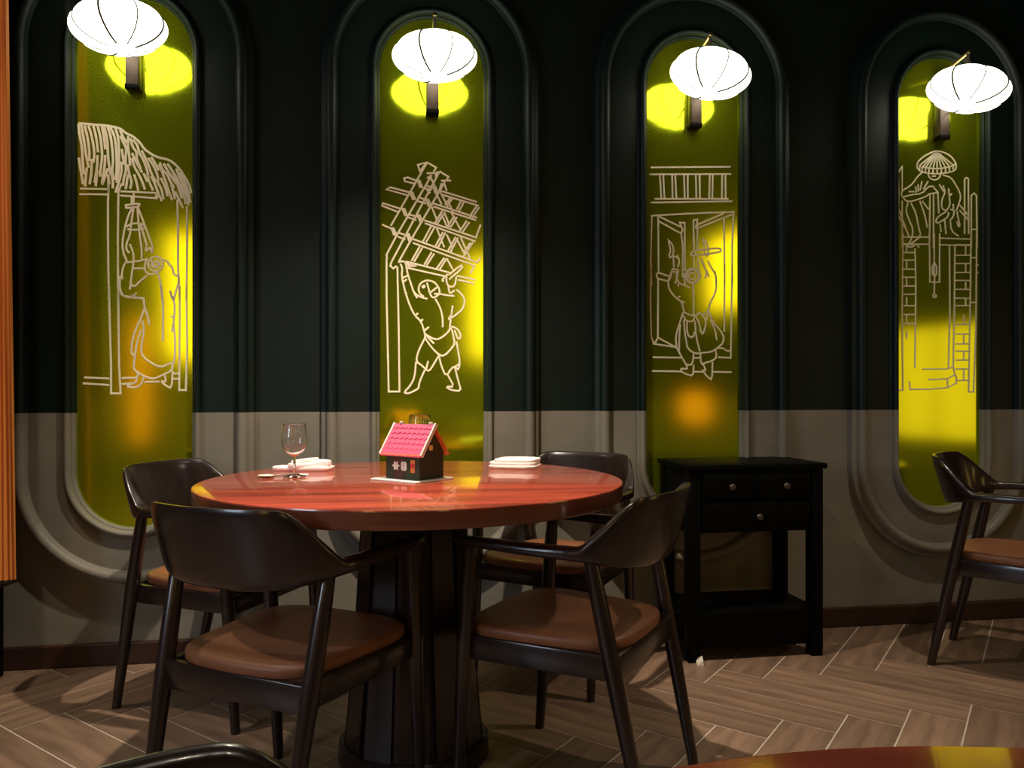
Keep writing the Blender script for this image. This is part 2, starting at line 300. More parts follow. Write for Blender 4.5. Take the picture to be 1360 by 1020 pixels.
DRAWINGS = [
 {
  'thatched_roof': [[-195,1925,-165,1925,-137,1923,-108,1923,-86,1921,-63,1917,-47,1912,-34,1899,-9,1889,14,1869,30,1844,53,1828,76,1817,108,1812,128,1801,151,1778,170,1747,184,1720,192,1693],[-194,1923,-187,1888,-178,1837,-176,1786,-172,1746],[-181,1921,-173,1875,-165,1814,-156,1770],[-170,1919,-161,1882,-154,1835,-154,1794],[-157,1919,-148,1890,-140,1849,-137,1816,-141,1788],[-141,1919,-132,1884,-125,1826],[-127,1920,-118,1885,-113,1841,-111,1807,-118,1762,-117,1740],[-113,1921,-106,1885,-101,1838],[-106,1921,-94,1876,-92,1811,-87,1770,-84,1750],[-94,1918,-83,1887,-76,1825,-75,1791,-79,1764,-73,1730],[-86,1919,-73,1894,-67,1867,-63,1812,-63,1764,-67,1730],[-68,1916,-57,1881,-55,1813,-56,1765,-63,1720],[-189,1803,-184,1766,-175,1710],[-162,1770,-166,1739,-168,1703],[-147,1801,-146,1761,-153,1711],[-127,1816,-128,1775,-137,1717],[-127,1761,-133,1705],[-101,1817,-103,1776,-112,1716],[-93,1770,-101,1742,-112,1711],[-86,1763,-76,1736,-76,1700],[-92,1749,-88,1715],[-52,1909,-44,1889,-33,1869,-25,1859],[-51,1888,-41,1865,-30,1845,-34,1803,-31,1766,-39,1738,-42,1710],[-46,1841,-42,1813,-38,1786],[-47,1796,-46,1765,-52,1734,-67,1685],[-25,1890,-25,1848,-20,1811,-18,1784],[-25,1787,-22,1756,-12,1726,-18,1701],[-25,1752,-30,1718,-33,1699],[-18,1883,-9,1849,4,1833,4,1809,17,1775],[-12,1811,-5,1781,11,1754,24,1724,32,1700],[-5,1753,4,1723,9,1695],[-9,1877,7,1857,12,1830,25,1810,40,1769,43,1742],[-12,1829,-2,1805,22,1761],[20,1840,33,1814,43,1790,53,1759,69,1729],[40,1755,46,1728,59,1698],[27,1758,40,1728],[43,1814,63,1784,76,1750,76,1726],[53,1749,66,1722,76,1691,89,1661],[53,1818,69,1791,79,1771],[79,1792,89,1771,95,1751,105,1724,111,1700,124,1666],[82,1799,92,1771,108,1758,118,1731,131,1711],[76,1726,89,1702,95,1668],[85,1744,102,1710,108,1679],[95,1796,108,1772,121,1752,138,1725],[108,1796,124,1773,134,1746,144,1718,157,1674],[124,1773,141,1746,154,1712,167,1671],[134,1697,147,1670,161,1639],[138,1780,151,1746,167,1712,177,1675,179,1650],[151,1767,167,1733,180,1699,187,1658],[154,1726,164,1692,170,1654],[121,1724,128,1697,134,1670]],
  'hut_post': [[-90,1713,-92,1652,-92,1530,-89,1299],[-89,1351,-86,1229,-82,1066,-82,968,-50,968,-55,1066,-57,1229,-58,1352],[-58,1300,-59,1510,-57,1690,-46,1719],[-91,1736,-91,1681],[142,1669,144,1558,144,1434,150,1304],[150,1356,150,1232,148,980,171,980,175,1121,173,1357],[173,1304,175,1518,175,1646]],
  'hut_beam': [[-184,1694,-95,1696],[-186,1674,-95,1677],[-50,1690,72,1689,77,1681,72,1670,-50,1675],[72,1689,68,1675],[-171,1025,-88,1021],[-175,1004,-88,998],[-46,1023,4,1025],[-46,1001,-7,1005],[31,1009,81,1011],[128,1040,146,1040],[128,1021,146,1021]],
  'rope_hoist': [[-6,1688,-6,1647],[-13,1671,-13,1647],[-32,1642,14,1650,12,1638,-7,1635,-32,1630,-32,1642],[-6,1639,-23,1610,-36,1560,-44,1511,-42,1474,-29,1442],[-6,1635,-15,1573,-19,1532,-31,1503,-31,1483,-21,1471],[6,1635,10,1582,14,1533,21,1488,21,1451],[8,1635,27,1583,50,1518,58,1498,56,1473],[16,1578,31,1525,39,1497],[-31,1564,-19,1573,0,1578,23,1576,33,1567],[-27,1556,0,1553,31,1562]],
  'worker_figure': [[-19,1503,-11,1483,-6,1463,-7,1430,-13,1393,-15,1368,-19,1340],[-19,1368,-7,1348,16,1371,39,1392],[37,1497,35,1476,50,1495,54,1473],[-34,1437,0,1440,31,1449],[-6,1416,29,1417],[-29,1442,-40,1425,-46,1396,-44,1376],[-52,1388,-53,1363,-52,1339,-42,1317,-23,1311,0,1313,23,1308],[-19,1313,4,1328],[93,1435,90,1421,81,1411,68,1407,55,1410,46,1420,42,1433,46,1447,55,1457,68,1461,81,1458,90,1448,93,1435],[77,1432,74,1423,66,1420,58,1423,54,1432,58,1440,66,1444,74,1441,77,1432],[50,1452,60,1432,74,1420,85,1437,70,1448],[39,1456,31,1431,33,1406,46,1394,77,1403],[93,1449,109,1445,113,1433,124,1425,130,1396,146,1393,148,1372,138,1343,130,1308],[118,1338,122,1318,128,1304],[76,1399,85,1367,91,1303],[87,1355,93,1293,93,1231,92,1157],[-50,1327,-42,1317,-23,1314,0,1310,19,1312,31,1308],[-15,1314,4,1328],[27,1308,31,1276,41,1247,46,1214],[31,1276,19,1239,0,1197,-11,1156,-15,1115,-6,1103],[23,1230,29,1198,21,1148,19,1111,31,1095,54,1077,85,1062,113,1075,128,1079,134,1100,134,1170,128,1220,134,1273,128,1319],[116,1339,128,1306],[18,1197,4,1148,-6,1066,-6,1054,16,1038,31,1029,62,1019,93,1036,124,1050,126,1079],[120,1247,130,1244],[124,1191,128,1220],[8,1042,4,1013,-6,1005,-32,994,-7,988,18,997,29,1029],[99,1034,103,1009,85,1013,101,997,122,986,126,1050]],
 },
 {
  'timber_beam': [[-54,1834,-23,1845,-47,1810,-54,1834],[-19,1845,15,1827,5,1810],[-21,1804,12,1806],[19,1813,12,1792],[27,1814,62,1794,53,1777],[34,1778,72,1780],[-21,1842,-155,1600],[-2,1798,-134,1563,-171,1491,-169,1474],[27,1811,-99,1568,-153,1463,-157,1448,-146,1439,-134,1449],[48,1774,-82,1545,-127,1463],[-19,1785,-2,1798]],
  'roof_rail': [[-68,1763,-103,1770,-106,1781,-92,1785,-54,1772],[-28,1759,8,1748],[-30,1747,-2,1741],[31,1740,171,1702],[34,1726,178,1688],[-87,1716,-171,1736,-157,1745,-82,1728],[-54,1713,-16,1700],[-59,1698,-23,1689],[3,1691,171,1642],[3,1679,168,1632],[-129,1653,-188,1674,-185,1684,-118,1665],[-87,1645,-54,1637],[-92,1635,-59,1624],[-30,1625,171,1565],[-28,1614,166,1551],[-155,1590,-188,1603],[-127,1575,-99,1566],[-129,1560,-101,1549],[-73,1553,171,1471],[-73,1538,166,1457],[-99,1467,70,1428],[-92,1450,-59,1451],[-94,1443,55,1413],[94,1417,166,1404],[98,1402,161,1389]],
  'roof_rafter': [[70,1715,48,1688],[77,1711,55,1683],[39,1664,10,1615],[48,1659,17,1610],[-4,1603,-35,1544],[8,1598,-23,1542],[-47,1525,-78,1469],[-37,1521,-68,1467],[108,1702,94,1671],[120,1698,103,1666],[84,1646,55,1597],[94,1642,65,1593],[41,1583,12,1527],[50,1581,22,1522],[-2,1505,-30,1456],[8,1500,-21,1454],[171,1688,142,1644],[180,1683,151,1639],[132,1629,103,1585],[142,1624,113,1580],[89,1565,60,1511],[98,1563,70,1507],[46,1485,17,1443],[55,1483,29,1441],[156,1548,118,1489],[146,1545,122,1509],[-7,1791,12,1753],[46,1769,55,1741],[17,1725,36,1688],[31,1735,60,1679],[60,1703,79,1660],[-2,1677,17,1630],[36,1649,55,1607],[46,1659,70,1598],[74,1656,108,1594],[17,1596,46,1525],[55,1574,79,1522],[94,1556,122,1504],[108,1566,144,1485],[55,1483,79,1440],[185,1616,166,1563],[185,1491,171,1467],[161,1457,146,1428],[-21,1742,-7,1729],[36,1769,27,1740]],
  'lashing': [[-56,1777,-45,1748],[-52,1777,-41,1748],[-48,1777,-37,1748],[-84,1730,-72,1701],[-79,1731,-68,1702],[-75,1731,-64,1702],[-114,1668,-102,1639],[-110,1668,-98,1639],[-105,1668,-94,1639],[-154,1593,-143,1564],[-150,1593,-139,1564],[-146,1593,-134,1564],[3,1755,14,1726],[7,1756,19,1726],[11,1756,23,1727],[-24,1707,-13,1678],[-20,1707,-9,1678],[-16,1707,-4,1678],[-56,1646,-45,1617],[-52,1646,-41,1617],[-48,1646,-37,1617],[-98,1573,-87,1544],[-94,1573,-82,1544],[-89,1574,-78,1544]],
  'post': [[-171,1478,-171,1338,-163,975,-123,975,-126,1230,-131,1447]],
  'worker_figure': [[-120,1458,-112,1442,-115,1415,-109,1382,-101,1350,-85,1301,-66,1263,-42,1242,-28,1198,-26,1177],[-99,1459,-93,1421,-80,1383,-69,1348,-42,1332,-18,1327],[-112,1404,-93,1413],[-107,1390,-95,1400],[-66,1263,-53,1272],[-42,1242,-35,1250],[-28,1207,-12,1221],[-128,1463,-109,1469,-91,1456,-61,1451],[-104,1350,-95,1347],[-69,1348,-56,1329],[-20,1398,-42,1389,-53,1367,-47,1345,-31,1335],[-20,1398,7,1393,23,1374,29,1358,26,1344,4,1330,-7,1341,-20,1390],[-37,1373,-31,1379,-27,1373,-34,1368,-37,1373],[-9,1349,7,1363,23,1374],[7,1347,26,1347],[29,1347,56,1342,84,1340],[92,1365,111,1349,125,1327,119,1294,95,1271,62,1249],[78,1304,73,1266,67,1222],[75,1271,62,1252],[56,1424,53,1397,62,1375,86,1376,92,1414],[62,1370,67,1348,86,1362],[62,1375,62,1367],[45,1394,37,1399,48,1413],[64,1403,117,1448,111,1461,62,1419],[12,1328,32,1292,40,1254,40,1221],[-26,1193,7,1174,29,1175,62,1202,70,1222],[-26,1177,-4,1144,23,1117,45,1109,78,1145,86,1161,78,1200,70,1222],[-20,1185,7,1158],[73,1224,95,1216,108,1195,108,1178,95,1178],[84,1211,97,1178],[-28,1177,-53,1127,-61,1089,-37,1073,-20,1054,-7,1057,12,1090,26,1114],[-15,1092,-23,1059],[26,1112,34,1073,53,1032,73,1065,95,1074,106,1085,100,1123,92,1167],[106,1085,100,1057,89,1068],[-61,1089,-66,1029,-83,996,-107,972,-91,967,-69,977,-50,988,-50,1007,-28,1057],[59,1038,84,994,51,994,73,980,111,977,100,1013,86,1068]],
 },
 {
  'roof_lattice': [[-176,1867,160,1885],[-181,1839,163,1856],[-160,1743,152,1755],[-176,1727,168,1746],[-139,1839,-132,1746],[-124,1839,-119,1747],[-87,1841,-85,1748],[-74,1842,-69,1749],[-37,1843,-34,1750],[-21,1844,-21,1751],[13,1845,15,1752],[29,1846,31,1753],[72,1848,70,1755],[85,1849,83,1755],[125,1851,124,1757],[139,1851,140,1757]],
  'door_frame': [[-173,1398,-176,1505,-172,1675,-32,1688,174,1703,168,1565,168,1405],[-145,1676,-143,1446],[-147,1676,-48,1634,-42,1624,-50,1609,-142,1654],[13,1629,166,1692],[21,1647,133,1696],[-48,1637,-55,1652,-34,1652,-32,1459],[-49,1609,-42,1559,-42,1433],[5,1540,3,1664,19,1667,21,1541],[19,1662,13,1631],[133,1681,136,1405],[-153,1443,-142,1449,-103,1437],[-153,1441,-147,1426,-105,1417],[5,1515,5,1465],[21,1516,24,1460],[-174,1485,-177,1340,-174,1195,-164,1166,-78,1154],[-145,1423,-146,1190,-154,1175,-164,1168],[-144,1190,-70,1152],[-167,1112,-42,1111],[-172,1057,-47,1056],[7,1055,40,1055],[87,1055,165,1054],[168,1494,162,1112,108,1114],[136,1493,134,1218],[108,1151,128,1151,149,1139,162,1142]],
  'worker_figure': [[-103,1582,-84,1563,-79,1528,-95,1507,-100,1522,-92,1537,-103,1582],[-82,1518,-79,1473],[-66,1523,-55,1498,-63,1473],[-87,1467,-61,1463],[-79,1518,-58,1508],[-87,1455,-63,1453],[-87,1462,-95,1427,-105,1414],[-61,1463,-66,1428,-74,1408],[27,1440,23,1427,13,1418,0,1414,-13,1417,-23,1426,-26,1439,-23,1451,-13,1461,0,1465,13,1462,23,1453,27,1440],[33,1441,25,1421,6,1410,-16,1413,-31,1429,-31,1450,-16,1467,6,1471,25,1461,33,1441],[12,1440,7,1429,-6,1426,-16,1433,-16,1445,-6,1453,7,1451,12,1440],[-8,1530,11,1543,112,1556,123,1546,112,1538,16,1523,-5,1520,-8,1530],[42,1592,56,1580,66,1552,64,1517,48,1537,48,1567,42,1592],[11,1540,13,1525],[35,1511,48,1481,58,1461,69,1439],[64,1502,80,1472,99,1447,99,1406],[53,1431,61,1461],[-103,1414,-101,1385,-70,1349,-47,1337,-37,1299],[-70,1349,-52,1357],[-47,1337,-34,1333],[-86,1463,-101,1424,-103,1414],[-63,1459,-70,1434,-57,1408,-32,1401,-11,1392],[-37,1450,-32,1401],[-63,1408,-60,1396],[2,1407,4,1343,4,1285],[102,1404,95,1370,74,1335,66,1300,45,1285],[92,1463,100,1434,100,1404],[-40,1296,-11,1282,14,1280,27,1295,45,1280,58,1256,45,1207,35,1212,30,1246,12,1280],[-40,1282,-27,1257,4,1258,7,1280],[66,1300,66,1286,56,1261],[-40,1294,-57,1245,-72,1196,-68,1152],[-37,1264,-34,1216,-27,1177,-22,1148,9,1128,40,1131,82,1136,108,1154,131,1174,131,1208,82,1261,71,1296],[-52,1245,-57,1191,-57,1138],[-24,1255,-24,1211,-11,1192,4,1197,7,1216],[9,1260,14,1197,30,1138],[76,1266,97,1217,102,1183],[-68,1152,-52,1123,-37,1099,-27,1082,-1,1084,4,1128],[32,1128,35,1084,56,1092,82,1099,102,1114,97,1144],[7,1111,30,1111],[-27,1082,-22,1065,-50,1069,-47,1055,-27,1045,2,1038,4,1084],[45,1085,56,1060,40,1062,61,1036,82,1021,84,1095]],
 },
 {
  'straw_hat': [[-99,1920,-99,1942,-70,1969,-31,1989,-7,1996,27,1992,61,1976,83,1950,86,1928,76,1915,37,1904,-12,1898,-60,1900,-89,1907,-99,1920],[-89,1929,-70,1923,-7,1919,57,1931,81,1944],[-26,1980,-7,1988,13,1982],[-19,1983,-87,1931],[-17,1983,-75,1923],[-15,1983,-60,1922],[-12,1983,-43,1920],[-9,1983,-24,1920],[-7,1983,-5,1920],[-4,1983,15,1922],[-1,1984,35,1926],[2,1984,54,1932],[5,1984,71,1939],[-87,1931,-88,1913],[-75,1923,-76,1905],[-60,1922,-61,1903],[-43,1920,-44,1902],[-24,1920,-25,1901],[-5,1920,-5,1901],[15,1922,14,1904],[35,1926,34,1908],[54,1932,53,1914],[71,1939,70,1920]],
  'worker_figure': [[-48,1896,-41,1879,-19,1871,3,1879,13,1899],[-29,1888,-12,1889],[-77,1901,-99,1881,-118,1854,-142,1835,-166,1823,-174,1808,-162,1787,-142,1774,-99,1785,-60,1799,-41,1813],[-162,1795,-128,1805,-75,1812,-46,1844,-22,1845],[-104,1815,-106,1841],[-94,1820,-94,1850],[-85,1825,-77,1864],[-138,1818,-113,1819],[-70,1830,-48,1865],[22,1895,61,1886,81,1858,96,1836,108,1806,96,1770,86,1748],[5,1855,22,1829,32,1821],[22,1851,32,1825],[49,1839,52,1804,64,1818],[32,1821,15,1785,17,1750,37,1746],[52,1804,57,1769,37,1742],[71,1774,71,1747,57,1751],[37,1740,8,1723,-12,1705,-7,1688,22,1702,47,1720,49,1738],[76,1748,71,1717,57,1707],[-142,1770,-152,1739,-138,1700,-118,1662,-123,1623,-140,1596],[-128,1770,-104,1728,-92,1667,-80,1633,-118,1605,-140,1596],[-87,1781,-65,1729,-51,1669],[-75,1781,-46,1747],[30,1706,37,1645],[57,1707,61,1659,96,1638],[8,1688,13,1653],[88,1744,96,1709,103,1683,96,1678,88,1700],[-140,1596,-147,1587,-123,1583,-104,1601,-89,1584]],
  'scaffold_pole': [[-169,1925,-188,1894,-185,1812,-190,1579],[-169,1925,-169,1821],[-169,1778,-169,1580],[-193,1755,-138,1631],[-190,1720,-147,1652],[125,1648,125,1882,134,1889,143,1883,144,1649],[157,1590,157,1813,170,1824,182,1814,185,1590],[157,1669,182,1670],[101,1771,135,1737],[101,1749,148,1702],[130,1736,148,1728],[128,1723,149,1713],[-162,1626,-46,1629],[5,1627,155,1627],[-162,1597,-41,1599],[5,1598,150,1600],[-188,1640,-192,1436,-195,1163,-192,982,-165,982,-169,1300,-165,1641],[156,1652,152,1360,144,975,168,975,179,1236,183,1653],[156,1548,179,1548],[152,1357,179,1357]],
  'pit_saw': [[-39,1813,-41,1584],[-22,1814,-22,1584],[-2,1819,3,1732],[-22,1840,0,1819],[-39,1813,-2,1819],[-42,1645,-39,1439,6,1440,7,1647],[-19,1646,-19,1522],[-19,1526,-29,1501,-27,1474,-17,1464,-8,1474,-8,1505,-19,1526],[-19,1519,-19,1471],[-17,1464,-19,1385],[-10,1381,-12,1376,-17,1374,-23,1376,-25,1381,-23,1386,-17,1388,-12,1386,-10,1381]],
  'brick_wall': [[-109,1581,-105,1438,-109,1075],[-162,1594,-107,1595],[-162,1561,-107,1562],[-162,1529,-107,1530],[-162,1491,-107,1492],[-162,1457,-107,1458],[-162,1419,-107,1421],[-162,1385,-107,1386],[-162,1337,-107,1338],[-162,1300,-107,1301],[-162,1262,-107,1263],[-148,1593,-148,1567],[-148,1527,-148,1495],[-148,1454,-148,1422],[-148,1375,-148,1341],[-148,1299,-148,1264],[-148,1232,-148,1197],[82,1601,149,1603],[82,1556,149,1558],[82,1521,149,1523],[82,1483,149,1485],[82,1449,149,1450],[82,1411,149,1412],[82,1373,149,1374],[82,1342,149,1343],[82,1262,149,1263],[82,1221,149,1222],[82,1179,149,1180],[82,1148,149,1149],[82,1110,149,1111],[82,1072,149,1073],[82,1024,149,1024],[130,1595,130,1559],[130,1519,130,1487],[130,1443,130,1414],[130,1374,130,1343],[121,1304,121,1266],[121,1220,121,1181],[121,1145,121,1112],[121,1069,121,1025],[-135,1020,-131,982],[183,1486,195,1486],[185,1517,195,1518]],
  'stone_column': [[53,1600,55,1317,48,1075],[79,1601,76,1317,71,1076],[-75,1071,44,1072],[44,1072,71,1082,79,1048,44,1031,-48,1027],[44,1031,44,993,86,1013,86,1041,79,1045],[-40,986,40,993],[-131,986,-40,986]],
 },
]

CURVED = ('thatched_roof', 'worker_figure', 'rope_hoist', 'straw_hat')
MIRROR_Y = -.014
def make_arch(i):
    root = empty('trim_%d' % (i+1)); root.matrix_world = WALL @ Matrix.Translation((CENT[i], 0, 0))
    tag(root, 'raised pill-shaped moulding around the mirror of the %s' % NAMES[i], kind='structure')
    part('inner_bead', M_wall, root, lambda bm: surround(bm, inner_prof), 50)
    part('flat_band', M_wall, root, lambda bm: surround(bm, band_prof), 50)
    part('outer_bead', M_wall, root, lambda bm: surround(bm, outer_prof), 50)
    mr = empty('wall_mirror'); mr.matrix_world = WALL @ Matrix.Translation((CENT[i], MIRROR_Y, 0))
    tag(mr, 'tall gold mirror etched with a %s' % NAMES[i], 'mirror', 'gold mirrors along the green wall')
    def glass(bm):
        f = [bm.verts.new((x, 0, z)) for x, z in pill(-.0008)]; b = [bm.verts.new((x, .012, z)) for x, z in pill(-.0008)]
        bm.faces.new(f); bm.faces.new(b[::-1]); n = len(f)
        for k in range(n): bm.faces.new((f[k], f[(k+1) % n], b[(k+1) % n], b[k]))
    part('mirror_glass', M_gold, mr, glass, 30)
    for nm, lines in DRAWINGS[i].items():
        def draw(bm):
            for l in lines:
                p = [(l[k]/1000, l[k+1]/1000) for k in range(0, len(l), 2)]
                p = [(max(-.190, min(.190, x)), z) for x, z in p]
                if nm in CURVED and len(p) > 2: p = chaikin(p)
                strip(bm, p, .0086 if nm == 'thatched_roof' else .0062 if i == 3 else .0072)
        all_lines = lines
        if nm == 'lashing': chunks = [all_lines[k:k+3] for k in range(0, len(all_lines), 3)]
        elif nm in ('hut_beam', 'roof_lattice'): chunks = [[l] for l in all_lines]
        elif nm in ('brick_wall', 'hut_post'): chunks = [[l for l in all_lines if l[0] < 0], [l for l in all_lines if l[0] >= 0]]
        else: chunks = [all_lines]
        for lines in chunks: pt = part({'hut_beam': 'beam_line', 'roof_lattice': 'lattice_bar'}.get(nm, nm), M_etch, mr, draw, 30); tag(pt, kind='stuff' if nm in ('brick_wall', 'thatched_roof', 'roof_rafter') else None)
for i in range(4): make_arch(i)

# ---------------------------------------------------------------- lanterns
LR, LH = .152, .078
def lantern_r(t, ph, seed):
    # t: 0 bottom .. pi top ; eight soft gores between the ribs
    g = abs(math.sin(4*ph+seed))
    return LR*(math.sin(t)**.98)*(.955+.045*g**.7)
LAB_L = ('cream silk lantern over the thatched hut mirror, nearest the orange curtain', 'cream silk lantern over the mirror of the man lifting the roof frame', 'cream silk lantern over the mirror of the man in the doorway', 'flat cream silk lantern over the mirror of the man in the wide hat')
LZ = (2.200, 2.174, 2.180, 2.190)
def make_lantern(i):
    d = .170; zc = LZ[i]; seed = i*1.3+.4; hs = (.95, .93, .95, .86)[i]
    root = empty('wall_lantern'); root.matrix_world = WALL @ Matrix.Translation((CENT[i], MIRROR_Y, 0))
    tag(root, LAB_L[i], 'lantern', 'silk lanterns on the wall')
    def bar(bm): box(bm, (0, -.022, zc-.010), (.044, .040, .27), 0, .004)
    def foot(bm): box(bm, (0, -.0225, zc-.147), (.047, .043, .018), 0, .002)
    part('wall_bar', M_bracket, root, bar); part('bar_end', M_black, root, foot)
    def arm(bm): tube(bm, [(0, -.02, zc+.110), (0, -.03, zc+.125), (0, -d-.01, zc+.150)], .0075)
    part('hanging_arm', M_brass, root, arm)
    def cord(bm): tube(bm, [(0, -d, zc+.147), (0, -d, zc+LH*.9)], .006)
    part('cord', M_rib, root, cord)
    def shade(bm):
        rings = []; nt, nph = 22, 64
        for a in range(1, nt):
            t = PI*a/nt
            rings.append([Vector((lantern_r(t, 2*PI*k/nph, seed)*math.cos(2*PI*k/nph), -d+lantern_r(t, 2*PI*k/nph, seed)*math.sin(2*PI*k/nph), zc-LH*hs*math.cos(t))) for k in range(nph)])
        loft(bm, rings)
    sh = part('shade', M_shade, root, shade, 60)
    tilt = (.13, .02, -.20, -.28)[i]
    for k in range(8):
        ph = (k*PI-seed)/4
        def rib(bm):
            pts = []
            for a in range(2, 21):
                t = PI*a/22; r = lantern_r(t, ph, seed)+.0016
                pts.append((r*math.cos(ph), -d+r*math.sin(ph), zc-LH*hs*math.cos(t)))
            tube(bm, pts, (.0022 if k % 3 else .0040), 5)
        part('rib', M_rib, sh, rib)
    def collar(bm):
        lathe(bm, [(.02, LH*hs*.955), (.024, LH*hs*1.0), (.018, LH*hs+.008), (.0, LH*hs+.010)], 16, False)
        bmesh.ops.translate(bm, vec=(0, -d, zc), verts=bm.verts)
    co = part('collar', M_brass, root, collar)
    R = Matrix.Translation((0, -d, zc)) @ Matrix.Rotation(-tilt, 4, 'Y') @ Matrix.Translation((0, d, -zc))
    for o in [sh, co]+list(sh.children): o.data.transform(R)
for i in range(4): make_lantern(i)

# ---------------------------------------------------------------- round tables
TABLE_H = .737
def make_table(name, loc, r, label, rz=0.):
    t = empty(name, loc, rz); tag(t, label, 'table', 'round red wood dining tables')
    H = TABLE_H
    part('tabletop', M_redwood, t, lambda bm: lathe(bm, [(0, H), (r-.003, H), (r-.0008, H-.0008), (r-.0003, H-.004), (r-.03, H-.005), (r-.03, H-.044), (0, H-.044)], 96, False), 40)
    part('shaded_edge', M_redwood_shaded, t, lambda bm: lathe(bm, [(r-.030, H-.0045), (r, H-.0045), (r-.001, H-.036), (r-.005, H-.042), (r-.030, H-.043), (r-.030, H-.0045)], 96, False), 40)
    part('under_frame', M_dark, t, lambda bm: lathe(bm, [(0, H-.045), (r*.52, H-.045), (r*.52, H-.07), (.17, H-.085), (0, H-.085)], 40, False), 30)
    def column(bm):
        prof = [(.135, H-.086), (.138, .60), (.152, .35), (.176, .08), (.180, .05)]
        n = 12; rings = []
        for rr, z in prof:
            ring = []
            for k in range(n):
                a0 = 2*PI*k/n; w = PI/n
                for f, dr in ((-.86, 0), (-.80, .008), (.80, .008), (.86, 0)):
                    a = a0+w*f; q = (rr+dr)*math.cos(w*.8)/math.cos(w*f) if abs(f) < .85 else rr*.985
                    ring.append((q*math.cos(a), q*math.sin(a), z))
            rings.append(ring)
        loft(bm, rings)
    part('pedestal', M_dark, t, column, 20)
    part('base_disc', M_dark, t, lambda bm: lathe(bm, [(0, .05), (.192, .05), (.200, .042), (.202, .0), (0, 0)], 48, False), 40)
    return t
TC = (-.265, 2.086); TR = .560
make_table('round_table', (TC[0], TC[1], 0), TR, 'round red wood dining table with the toy house on it', .12)
make_table('round_table', (.28, -.05, 0), .56, 'round red wood table cut off by the lower right corner', -.2)

# ---------------------------------------------------------------- armchairs
ST = [  # x, y, z bottom, z top, thickness, lean of the top
 (0., -.262, .590, .768, .022, .054), (.06, -.260, .590, .768, .022, .054), (.11, -.253, .592, .768, .0225, .052), (.145, -.244, .595, .767, .023, .049),
 (.170, -.233, .598, .764, .024, .044), (.188, -.222, .600, .750, .026, .038), (.206, -.206, .604, .727, .030, .029), (.222, -.188, .608, .703, .035, .020), (.236, -.168, .612, .679, .041, .010), (.246, -.146, .616, .657, .047, .003), (.251, -.130, .618, .650, .050, 0.),
 (.256, -.105, .620, .650, .052, 0.), (.263, -.03, .622, .650, .053, 0.), (.264, .08, .625, .650, .051, 0.), (.260, .165, .627, .650, .046, 0.), (.256, .205, .630, .649, .034, 0.), (.254, .228, .634, .647, .016, 0.)]
def bow_sections(sts):
    rings = []
    for i, (x, y, zb, zt, th, ln, tx, ty) in enumerate(sts):
        nx, ny = ty, -tx                                # outward in plan
        zc, h = (zb+zt)/2, (zt-zb)/2; ring = []
        for k in range(18):
            a = 2*PI*k/18; ca, sa = math.cos(a), math.sin(a)
            e = .55
            u = math.copysign(abs(ca)**e, ca)*th/2; v = math.copysign(abs(sa)**e, sa)*h
            u += ln*(v/(2*h)+.5)
            ring.append((x+nx*u, y+ny*u, zc+v))
        rings.append(ring)
    return rings
def dense(st, n=3):
    out = []
    for i in range(len(st)-1):
        p0 = st[i-1] if i else (-st[1][0], *st[1][1:]); p1, p2 = st[i], st[i+1]; p3 = st[min(i+2, len(st)-1)]
        for k in range(n):
            t = k/n
            out.append(tuple(.5*(2*b+(c-a)*t+(2*a-5*b+4*c-d)*t*t+(3*b-a-3*c+d)*t**3) for a, b, c, d in zip(p0, p1, p2, p3)))
    return out+[st[-1]]
ST = dense(ST)
full = [(-a[0], *a[1:]) for a in reversed(ST[1:])]+list(ST)
full2 = []
for i, s in enumerate(full):
    a, b = full[max(i-1, 0)], full[min(i+1, len(full)-1)]
    t = Vector((b[0]-a[0], b[1]-a[1])).normalized(); full2.append((*s, t.x, t.y))
NST = len(ST); mid = NST-1; JN = 33
